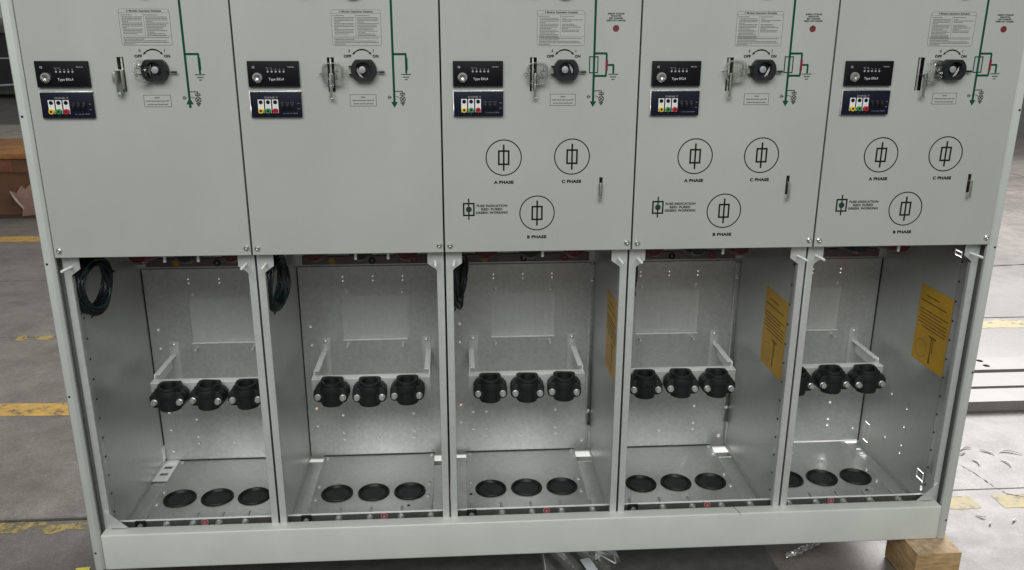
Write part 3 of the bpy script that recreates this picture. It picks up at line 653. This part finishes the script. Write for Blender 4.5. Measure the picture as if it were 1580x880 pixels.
    # ---- posts with gussets and studs
    def postm(s):
        mb = MB(); x0, x1 = (.0020, .0165)
        poly = [(x0, -.012), (.0350, -.012), (.0350, -.0290), (.0185, -.0410), (.0165, -.0440), (.0165, -.6610), (x0, -.6610)]
        poly = [(x0, -.004), (x0, -.6610), (.0165, -.6610), (.0165, -.0440), (.0185, -.0410), (.0350, -.0290), (.0350, -.004)]
        if s > 0: poly = [(W-x, z) for x, z in poly][::-1]
        mb.prism(poly, .0235, .0255)
        f = (lambda a, b: (a, b)) if s < 0 else (lambda a, b: (W-b, W-a))
        a, b = f(.0150, .0165); mb.box(a, b, .0256, .036, -.6610, -.046)
        return mb.mesh('post', GALVP, .0005, segs=1)
    for s in (-1, 1):
        po = P('post', ('post', s), lambda: postm(s))
        x = .0195 if s < 0 else W-.0195
        if i == 5 and s > 0: x = .3535
        obj('threaded_stud', cached('stud', m_stud), po, (x, .0235, -.0245), (R(-2), 0, R(random.uniform(-4, 4))))
        for k in range(13): obj('rivet', cached(('rivet', s), lambda: MB().lathe((0, 0, 0), [(.0026, 0), (.0020, -s*.0012), (0, -s*.0017)], 0, 10).mesh('rivet', BLACKP, smooth=True)), po, ((.0052 if s < 0 else W-.0052), .0715, -.0565-.0456*k))
    for s_ in (-1, 1):
        a, b = (.0037, .0052) if s_ < 0 else (W-.0052, W-.0037)
        P('riveted_strip', ('rst', s_), lambda: MB().box(a, b, .0256, .0755, -.6610, -.004).mesh('rst', GALVW, .0003))
        P('strip_joint', ('rsj', s_), lambda: MB().box(a, b-.0008 if s_ < 0 else b, .0757, .0772, -.6610, -.004).mesh('rsj', DARK) if s_ < 0 else MB().box(a+.0008, b, .0757, .0772, -.6610, -.004).mesh('rsj', DARK))
    if i in (1, 5):
        pl = [(.0066, -.6145), (.0520, -.6145), (.0066, -.5700)]
        if i == 5: pl = [(W-x, z) for x, z in pl][::-1]
        P('corner_gusset', ('cg', i), lambda: MB().prism(pl, .0212, .0232).mesh('cg', GALVP, .0004))
    # ---- floor
    x0, x1 = .0400, .3310
    fpz = -.6630
    def fplate():
        mb = MB().box(x0, x1, .120, .4057, fpz-.002, fpz); mb.box(x0, x1, .1200, .1215, fpz-.022, fpz-.002); return mb.mesh('floor_plate', GALVF, .0006)
    pl = P('floor_plate', 'fplate', fplate)
    for x in GR: obj('cable_grommet', cached('grom', m_grommet), pl, (x, .2135, fpz), (0, 0, random.uniform(0, 6)))
    for x, y in ((.0490, .391), (.0485, .250), (.0485, .193), (.3235, .394), (.3215, .251), (.3205, .194)):
        if i == 3 and (x, y) == (.0485, .193): obj('plate_hole', cached('ph', lambda: MB().cyl((0, 0, 0), .004, .0003, 2, 12).mesh('ph', DARK)), pl, (x, y, fpz)); continue
        obj('plate_screw', cached('fscr', m_floorscrew), pl, (x, y, fpz))
    if i in (2, 5): obj('plate_hole', cached('ph', lambda: MB().cyl((0, 0, 0), .004, .0003, 2, 12).mesh('ph', DARK)), pl, (.2745, .152, fpz))
    z1 = -.6665
    endL, endR = (.4055 if i == 1 else .381), (.4055 if i == 5 else .340)
    def ledge(side):
        a, b = (.0037, x0-.0006) if side == 'L' else (x1+.0006, W-.0037); e = endL if side == 'L' else endR
        mb = MB()
        if e > .40:   # solid end with two slots
            sh = sheet(a, b, .085, e, 0, .002, [((a+b)/2-.009, (a+b)/2+.009, y-.006, y+.006) for y in (.330, .365)])
            mb.add([(x, z, z1-y) for x, y, z in sh.v], sh.f)
        else: mb.box(a, b, .085, e, z1-.002, z1)
        c, d = (a, a+.0015) if side == 'L' else (b-.0015, b); mb.box(c, d, .085, .395, z1, z1+.012)
        return mb.mesh('floor_ledge', GALVF, .0003)
    for side in 'LR': P('floor_ledge', ('fl', side, endL if side == 'L' else endR), lambda: ledge(side))
    if i == 1:
        def slb():
            sh = sheet(.0045, .0405, .300, .404, 0, .0015, [(.012, .032, y-.0065, y+.0065) for y in (.333, .367)]); return MB().add([(x, z, z1+.0050-y) for x, y, z in sh.v], sh.f).mesh('slb', BRIGHT_LIT, .0003)
        P('slotted_bracket', 'slb', slb)  # light spilling from behind is put into this bracket's pale colour
    if i == 1: P('corner_tab', 'ctab', lambda: MB().box(.004, .0065, .386, .404, -.655, -.616).mesh('ctab', BRIGHT_LIT, .0003))
    # ---- earth bar
    def bus():
        mb = MB().box(.012, W-.010, .0500, .0550, -.6400, -.6170); return mb.mesh('bus', BRASS, .0005)
    eb = P('earth_bar', 'bus', bus)
    obj('bar_edge_highlight', cached('bedge', lambda: MB().box(.0125, W-.0105, .0494, .0550, -.6169, -.6160).mesh('bedge', BRIGHT_LIT)), eb)  # pale strip paints the highlight along the bar's top edge
    for k, x in enumerate(BUS[i]): obj('bar_bolt', cached('barbolt', m_barbolt), eb, (x, .0500, -.6270), (0, random.uniform(0, 1), 0))
    obj('spacer_block', cached('spb', lambda: MB().box(-.011, .011, .0440, .0497, -.642, -.615).mesh('spb', BLACKP, .0006)), eb, (BUS[i][0], 0, 0)) if i != 5 else None
    gs = obj('earth_symbol', cached('gs', lambda: MB().disc(0, 0, .0074, -.0006, 0, 28).mesh('gs', mat('sticker_pink', (.55, .25, .27), .5))), eb, (GS[i], .0500, -.6245))
    obj('symbol_field', cached('gs2', lambda: MB().disc(0, 0, .0061, -.0008, -.0006, 28).mesh('gs2', mat('sticker_red', (.16, .02, .035), .5))), gs)
    def gsy():
        mb = MB().line(0, .0045, 0, .0002, .0011, -.0011, -.0008)
        for k in range(3): mb.line(-.0038+.0012*k, -.0002-.0016*k, .0038-.0012*k, -.0002-.0016*k, .0008, -.0011, -.0008)
        return mb.mesh('gsy', mat('sticker_mark', (.6, .3, .32), .5))
    obj('symbol_mark', cached('gsy', gsy), gs)
    # ---- cable clamp bracket
    def brk():
        return MB().box(.0480, .3300, .2570, .2590, -.4270, -.3765).mesh('brk', GALVP, .0008)
    br = P('clamp_bracket', 'brk', brk)
    obj('bracket_flange', cached('brf', lambda: MB().box(.0480, .3300, .2592, .2800, -.3790, -.3770).box(.0480, .3300, .2562, .2572, -.3790, -.3762).mesh('brf', BRIGHT_LIT, .0004)), br)  # highlight on the flange and its front edge put into pale zinc
    for k, (a, b) in enumerate(((.0500, .0740), (.3060, .3290))):
        obj('wall_strip', cached(('brs', k), lambda: MB().box(a, b, .4035, .4055, -.4300, -.3290).mesh('brs', GALVP, .0006)), br)
        def arm():
            mb = MB(); xo = a if a < .1 else b-.0020
            mb.box(xo, xo+.0020, .2802, .4033, -.4000, -.3660); mb.box((a+.0020) if a < .1 else b-.0130, (a+.0130) if a < .1 else b-.0020, .2825, .4033, -.3680, -.3662)
            return mb.mesh('arm', BRIGHT_LIT, .0004)  # arms take the same pale zinc, lightness painted in
        obj('bracket_arm', cached(('bra', k), arm), br)
    for x in (.0615, .3175): obj('bracket_screw', cached('sscr', m_smallscrew), br, (x, .4035, -.3380))
    for k, x in enumerate(CL):
        dz = random.uniform(-.002, .001); rz = R(random.uniform(-5, 5))
        c = P('cable_clamp', 'clamp', m_clamp, None, (x, .2315, -.4010+dz), (0, R(random.uniform(-1.5, 1.5)), rz)); c.scale = (1.08, 1.08, 1.10)
        for s in (-1, 1): obj('clamp_bolt', cached('hex', m_hex), c, (s*.0272, -.0187, -.0035), (0, random.uniform(0, 1), 0))
    # ---- yellow instruction sheet on the right wall
    if F:
        xs_ = W-.0040
        ys_ = P('instruction_sheet', 'ysh', lambda: MB().box(xs_-.0004, xs_, .0800, .2120, -.3330, -.1480).mesh('ysh', YSHEET))
        def yp():
            mb = MB(); x = xs_-.0008
            for z, a, b in ((-.170, .185, .13), (-.184, .205, .10), (-.205, .205, .088), (-.213, .205, .11), (-.221, .20, .088), (-.229, .205, .09), (-.237, .205, .088), (-.245, .19, .09)):
                mb.box(x, x+.0003, min(a, b), max(a, b), z-.0011, z+.0011)
            for k in range(24):
                t0, t1 = 2*math.pi*k/24, 2*math.pi*(k+1)/24; c = (.178, -.298); r = .022
                mb.add([(x, c[0]+rr*math.cos(t), c[1]+rr*math.sin(t)) for rr in (r, r+.001) for t in (t0, t1)], [(0, 1, 3, 2)])
            mb.box(x, x+.0003, .122, .150, -.262, -.258); mb.box(x, x+.0003, .138, .1405, -.300, -.262); mb.box(x, x+.0003, .131, .1335, -.296, -.262)
            mb.box(x, x+.0003, .137, .141, -.312, -.300); mb.box(x, x+.0003, .136, .142, -.323, -.312)
            return mb.mesh('yp', YINK)
        obj('sheet_print', cached('yp', yp), ys_)
    return root
def sched_lines(kind):
    mb = label_frame(.1800, .2685, .3955, .4575, .004, .0006)
    mb.line(.1800, .4512, .2685, .4512, .0005); mb.line(.2230, .4512, .2230, .4115, .0005); mb.line(.1800, .4115, .2685, .4115, .0005)
    t = sched_text(kind); return mb.add(t.v, t.f)
def side_wall(x0, x1, side, outer):
    r = []; h = []
    if outer and side == 'R': r = [(.273, -.461, .0028), (.197, -.466, .0028), (.198, -.516, .0028), (.275, -.583, .0028), (.198, -.566, .0028), (.199, -.588, .0028), (.088, -.622, .0055)]; h = KNOCK
    sh = sheet(.0765, .4120, -.6680, TOP-.01, x0, x1, h, r)
    mb = MB().add([(y, x, z) for x, y, z in sh.v], sh.f)
    return mb
KNOCK = [(.356, .382, -.645, -.590), (.086, .116, -.606, -.582), (.080, .1075, -.0495, -.0365)]
mods = [module(i) for i in range(1, 6)]
# punched knock-outs in the right end wall: daylight shows round each tab
for y0, y1, z0, z1 in KNOCK:
    obj('knockout_tab', MB().box(W-.0034, W-.0022, y0+.0030, y1-.0030, z0+.0030, z1-.0030).mesh('tab', GALVW), mods[4], (0, 0, -BB))

# ------------------------------------------------------------------ cable coils
def coil(i, n, label, r=.056, cx=.024, cy=.096, cz=-.082, ang=75):
    rt = empty('cable_coil', ((i-1)*W+cx, cy, cz-.06)); thing(rt, label, 'cable coil', 'coiled black cables hanging in the compartments')
    d = Vector((math.cos(R(ang)), math.sin(R(ang)), 0)); nrm = Vector((d.y, -d.x, 0)); c = Vector((0, 0, .06))
    for k in range(n):
        rr = r*random.uniform(.76, 1.03); ph = random.uniform(0, 6); off = nrm*random.uniform(-.009, .009); e = Vector((0, 0, random.uniform(-.006, .004))); N_ = 48; pts = []
        for j in range(N_):
            t = 2*math.pi*j/N_
            pts.append(c+off+e+d*rr*.98*math.cos(t)*(1+.03*math.sin(3*t+ph))+Vector((0, 0, 1))*rr*1.04*math.sin(t)*(1+.03*math.sin(2*t+ph))+nrm*.004*math.sin(2*t+ph))
        obj('cable_turn', MB().tube(pts, .0029, 8, True).mesh('turn', CABLE2 if k % 5 == 1 else CABLE, smooth=True), rt)
    obj('cable_tail', MB().tube([c+d*-.01+Vector((0, 0, .05)), c+d*-.02+Vector((.003, 0, .07)), c+d*-.008+Vector((.004, -.01, .12))], .0026, 8).mesh('tail', CABLE, smooth=True), rt)
    for sg in (-1, 1):
        a = c+d*r*sg*.93; obj('cable_tie', MB().tube([a+Vector((0, 0, .0))+nrm*.011*math.cos(t)+d*.010*math.sin(t)+Vector((0, 0, .012*sg)) for t in [2*math.pi*k/16 for k in range(16)]], .0013, 6, True).mesh('tie', BLACKP, smooth=True), rt)
    obj('cable_end', MB().tube([c-Vector((0, 0, r))+d*.0, c-Vector((0, 0, r+.008))-d*.01, c-Vector((0, .0, r+.010))-d*.022], .0016, 6).mesh('end', CABLE, smooth=True), rt)
coil(1, 26, 'widest-looking coil of black cable in the left corner of the leftmost compartment')
coil(2, 22, 'coil of black cable behind the left post of the second compartment from the left', ang=82, cx=.019)
coil(3, 18, 'coil of black cable behind the left post of the middle compartment, loose end pointing down', ang=76, cx=.023)
coil(4, 8, 'barely visible black coil behind the left post of the fourth compartment', r=.050, cx=.020)

# ------------------------------------------------------------------ things around the cabinet
def block(x0, x1, y0, y1, z0, z1, label):
    me = MB().box(x0, x1, y0, y1, z0, z1).mesh('block', WOOD, .003)
    me.materials.append(WOODT)
    for p in me.polygons:
        if abs(p.normal.z) > .7: p.material_index = 1
    thing(obj('timber_block', me, None), label, 'timber block', 'timber blocks under the cabinet')
block(1.7985, 1.9035, -.0535, .075, G+.001, BB-.0005, 'short pale timber block jutting out under the right front corner of the cabinet')
block(.02, .12, .16, .29, G+.001, BB-.0005, 'timber block in shadow under the left end of the cabinet')
# long steel channels lying on the floor at the right
CHAN = mat('white_channel_paint', (.20, .185, .172), .5, 0, .14, 6)
def channel(y0, y1, x0, z0, h, holes, label):
    sh = sheet(x0, x0+3.2, y0, y1, 0, .004, [], [(x0+a, b, .012) for a, b in holes]); mb = MB().add([(x, z, z0+h-y) for x, y, z in sh.v], sh.f)
    mb.box(x0, x0+3.2, y0, y0+.004, z0, z0+h-.0042); mb.box(x0, x0+3.2, y1-.004, y1, z0, z0+h-.0042); mb.box(x0, x0+3.2, y0+.0042, y0+.02, z0, z0+.004)
    o = obj('steel_channel', mb.mesh('channel', CHAN)); thing(o, label, 'steel channel', 'pale steel channels on the floor at the right'); return o
channel(1.092, 1.205, 2.30, G, .036, [(.415, 1.175), (.412, 1.128)], 'farthest pale steel channel on the floor, the one with two holes')
channel(.955, 1.068, 2.12, G, .034, [], 'middle pale steel channel of the three lying on the floor')
channel(.835, .935, 2.05, G, .034, [], 'nearest pale steel channel of the three lying on the floor')
# carton behind on the left
BROWN = mat('cardboard', (.11, .052, .026), .8, 0, .25, 8); ORANGE = mat('orange_sheet', (.26, .11, .03), .6, 0, .35, 12); TORN = mat('torn_card', (.42, .31, .25), .8, 0, .2, 30)
ct = empty('cardboard_carton', (-2.6, 4.3, G)); thing(ct, 'low brown cardboard carton with a torn side and orange lid behind the left post', 'carton')
def wavy(x0, x1, y0, y1, z0, z1, nx, nz, amp):
    mb = MB(); vs = []
    for j in range(nz+1):
        for k in range(nx+1): vs.append((x0+(x1-x0)*k/nx, y0+random.uniform(-amp, amp), z0+(z1-z0)*j/nz))
    return mb.add(vs, [(j*(nx+1)+k, j*(nx+1)+k+1, (j+1)*(nx+1)+k+1, (j+1)*(nx+1)+k) for j in range(nz) for k in range(nx)])
obj('body', MB().box(-.9, 1.1, -.25, .45, .02, .30).mesh('body', BROWN, .01), ct)
obj('front_side', wavy(-.9, 1.1, -.262, 0, .02, .30, 24, 6, .008).mesh('fs', BROWN, smooth=True), ct)
obj('upper_carton', MB().box(-.9, 1.1, -.28, .47, .30, .385).mesh('ub', mat('red_brown_card', (.17, .060, .038), .7, 0, .2, 10), .008), ct)
obj('lid', MB().box(-.92, 1.12, -.30, .49, .388, .425).mesh('lid', ORANGE, .012), ct)
obj('tape', MB().box(.50, .62, -.2835, -.2805, .30, .385).mesh('tape', BROWN), ct)
def torn():
    mb = MB(); pts = [(.475, .177), (.501, .112), (.534, .064), (.521, .014), (.631, .024), (.80, .03), (.82, .21), (.652, .209), (.597, .223), (.563, .189), (.542, .215), (.505, .164)]
    mb.prism(pts, -.305, -.272); return mb.mesh('torn', mat('card_liner', (.25, .15, .12), .8, 0, .2, 14), .004)
obj('torn_flap', torn(), ct)
obj('torn_edge', MB().tube([(.470, -.302, .183), (.488, -.306, .150), (.510, -.308, .112), (.535, -.306, .075), (.540, -.303, .055)], [.003, .007, .008, .006, .002], 6).mesh('te', TORN, smooth=True), ct)
obj('base_board', MB().box(-.95, 1.15, -.30, .5, 0, .02).mesh('bb', mat('dark_board', (.05, .03, .02), .8)), ct)
# far workbench
wb = empty('workbench', (-7.6, 13.6, G)); thing(wb, 'dark grey steel workbench with brown top far behind at the upper left', 'workbench')
DG = mat('dark_grey_steel', (.045, .045, .045), .5, .2, .2, 4); 
obj('cabinet_body', MB().box(-1.6, 1.3, 0, .8, .22, 1.06).mesh('cb', DG, .01), wb)
obj('worktop', MB().box(-1.7, 1.4, -.08, .9, 1.06, 1.20).mesh('wt', mat('brown_top', (.16, .13, .11), .6), .01), wb)
obj('rail', MB().box(-1.6, 1.3, -.03, -.004, .64, .665).mesh('rl', GALVP), wb)
obj('lower_rail', MB().box(-1.7, 1.4, -.05, .8, .12, .215).mesh('lr', mat('teal_grey', (.06, .075, .075), .5), .01), wb)
for x in (-1.5, -.1, 1.2): obj('leg', MB().box(x-.04, x+.04, .02, .10, 0, .12).mesh('lg', DG), wb)
obj('handle', MB().tube([(-.2, -.03, .36), (.47, -.09, .36), (.55, -.09, .30), (.55, -.09, .20), (.9, -.09, .22), (1.3, -.09, .22)], .022, 8).mesh('hd', GALVP, smooth=True), wb)
sk = MB(); 
for k in range(1): sk.lathe((0, 0, 0), [(.0, 0), (.30, .0), (.40, .10), (.34, .22), (.16, .33), (0, .36)], 2, 14)
thing(obj('sack', sk.mesh('sack', WHITEP, smooth=True), None, (-7.12, 13.9, G+1.201)), 'white plastic sack lying on the far workbench top', 'sack')
structure(obj('wall', MB().box(-40, -2, 22, 22.3, G, 6).mesh('wall', mat('dim_wall', (.03, .035, .032), .9, 0, .3, 1))))
# board of pale timber stacked on the floor between
thing(obj('board_stack', MB().box(-8.3, -3.2, 6.6, 8.6, G+.001, G+.10).mesh('bs', mat('pale_board', (.33, .29, .24), .8, 0, .3, 7), .01)), 'low pale board stack on the floor beyond the carton', 'board stack')

# rubbish on the floor
SHAV = mat('pale_shaving', (.60, .57, .54), .5)
shs = [((2.305, .575), .05, .3), ((2.29, .50), .05, 1.2), ((2.365, .56), .03, 2.0), ((2.285, .56), .035, .5), ((2.25, .64), .03, 2.6), ((2.30, .70), .02, .8), ((2.43, .545), .07, -.4), ((2.375, .49), .045, 1.4), ((2.21, .49), .012, .4),
       ((2.135, .225), .020, -.5), ((2.14, .19), .012, 1.0), ((2.21, .20), .02, 0.1), ((2.07, -.01), .045, -.3), ((2.20, .04), .03, 1.5), ((2.45, .66), .04, .2), ((2.52, .42), .05, 2.2)]
shs = shs[:12]
SL = ['longest pale shaving in the cluster', 'short shaving at the middle of the cluster', 'shaving lying crosswise in the cluster', 'small shaving near the crack', 'thin shaving nearest the end post', 'tiny shaving farthest back towards the channels', 'big curled shaving at the picture edge', 'curved shaving right of the cluster',
      'short shaving close beside the crack start', 'small pale chip just in front of the yellow dash', 'tiny chip nearest the timber block', 'shaving in front of the gap between the yellow dashes']
for k, ((x, y), L_, a) in enumerate(shs):
    pts = [(x+L_*(t-.5)*math.cos(a)+.25*L_*math.sin(3*t+k)*math.sin(a), y+L_*(t-.5)*math.sin(a)+.25*L_*math.sin(3*t+k)*math.cos(a), G+.0022+.003*abs(math.sin(3*t+k))) for t in [q/8 for q in range(9)]]
    o = obj('shaving', MB().tube(pts, [.0006+.0018*math.sin(math.pi*(q+.3)/8.6) for q in range(9)], 5).mesh('shaving', SHAV, smooth=True))
    thing(o, SL[k]+' right of the cabinet', 'shaving', 'pale shavings scattered on the floor right of the cabinet')
FOIL = mat('crumpled_foil', (.62, .62, .62), .25, .9)
mb = MB(); nx, ny = 22, 8; vs = []
for j in range(ny+1):
    for k in range(nx+1):
        u, v = k/nx, j/ny-.5; w = .022*math.sin(math.pi*min(1, u*1.0+.06))**.6
        vs.append((1.552+.125*u+.006*random.uniform(-1, 1)*.6, .078+.062*u+w*v*1.0+random.uniform(-.002, .002), G+.004+random.uniform(0, .010)*(1-abs(v)*1.2)))
mb.add(vs, [(j*(nx+1)+k, j*(nx+1)+k+1, (j+1)*(nx+1)+k+1, (j+1)*(nx+1)+k) for j in range(ny) for k in range(nx)])
thing(obj('crumpled_foil', mb.mesh('foil', FOIL)), 'crumpled silver foil scrap on the floor under the base beam', 'foil')
# plastic bag with white tag under the middle
mb = MB(); nx, ny = 26, 10; vs = []
for j in range(ny+1):
    for k in range(nx+1):
        x = .965+.185*k/nx; y = .015+.135*j/ny; vs.append((x, y, G+.007+.0025*math.sin(k*.7+j*.6)+random.uniform(0, .0006)+(.006*math.sin(j*.4) if k > 18 else 0)))
mb.add(vs, [(j*(nx+1)+k, j*(nx+1)+k+1, (j+1)*(nx+1)+k+1, (j+1)*(nx+1)+k) for j in range(ny) for k in range(nx)])
bag = thing(obj('plastic_bag', mb.mesh('bag', FILM, smooth=True)), 'clear plastic bag lying on the dark floor under the middle of the beam', 'plastic bag')
obj('fold_edge', MB().tube([(1.085, .125, G+.016), (1.11, .085, G+.022), (1.135, .062, G+.018)], .0018, 6).mesh('fe', PIN, smooth=True), bag)
obj('fold_edge', MB().tube([(1.128, .128, G+.022), (1.137, .10, G+.024), (1.137, .064, G+.018)], .0012, 6).mesh('fe', PIN, smooth=True), bag)
obj('seam', MB().box(.9685, .9700, .015, .15, G+.012, G+.0145).mesh('seam', PIN), bag)
tg = thing(obj('paper_tag', MB().box(-.0125, .0125, -.028, .028, 0, .0008).mesh('tag', mat('tag_paper', (.50, .52, .54), .6)), None, (1.073, .060, G+.016), (0, 0, R(14))), 'small white paper tag on the clear plastic bag under the beam', 'tag')
thing(obj('yellow_tape_scrap', MB().box(-.016, .016, -.010, .010, 0, .002).mesh('yt', mat('yellow_tape', (.55, .48, .05), .5, 0, .25, 60), .0006), None, (-.118, .135, G+.002), (0, 0, .1)), 'scrap of yellow tape on the floor at the foot of the left post', 'tape scrap')
thing(obj('dark_floor_layer', MB().box(.30, 1.52, -.12, .40, G+.0008, G+.004).mesh('layer', mat('dark_floor_layer', (.060, .060, .056), .45, 0, .3, 30, .6, 350), .001)), 'thin dark layer on the floor beneath the middle of the cabinet', 'floor sheet')  # thin dark layer laid over the floor under the cabinet
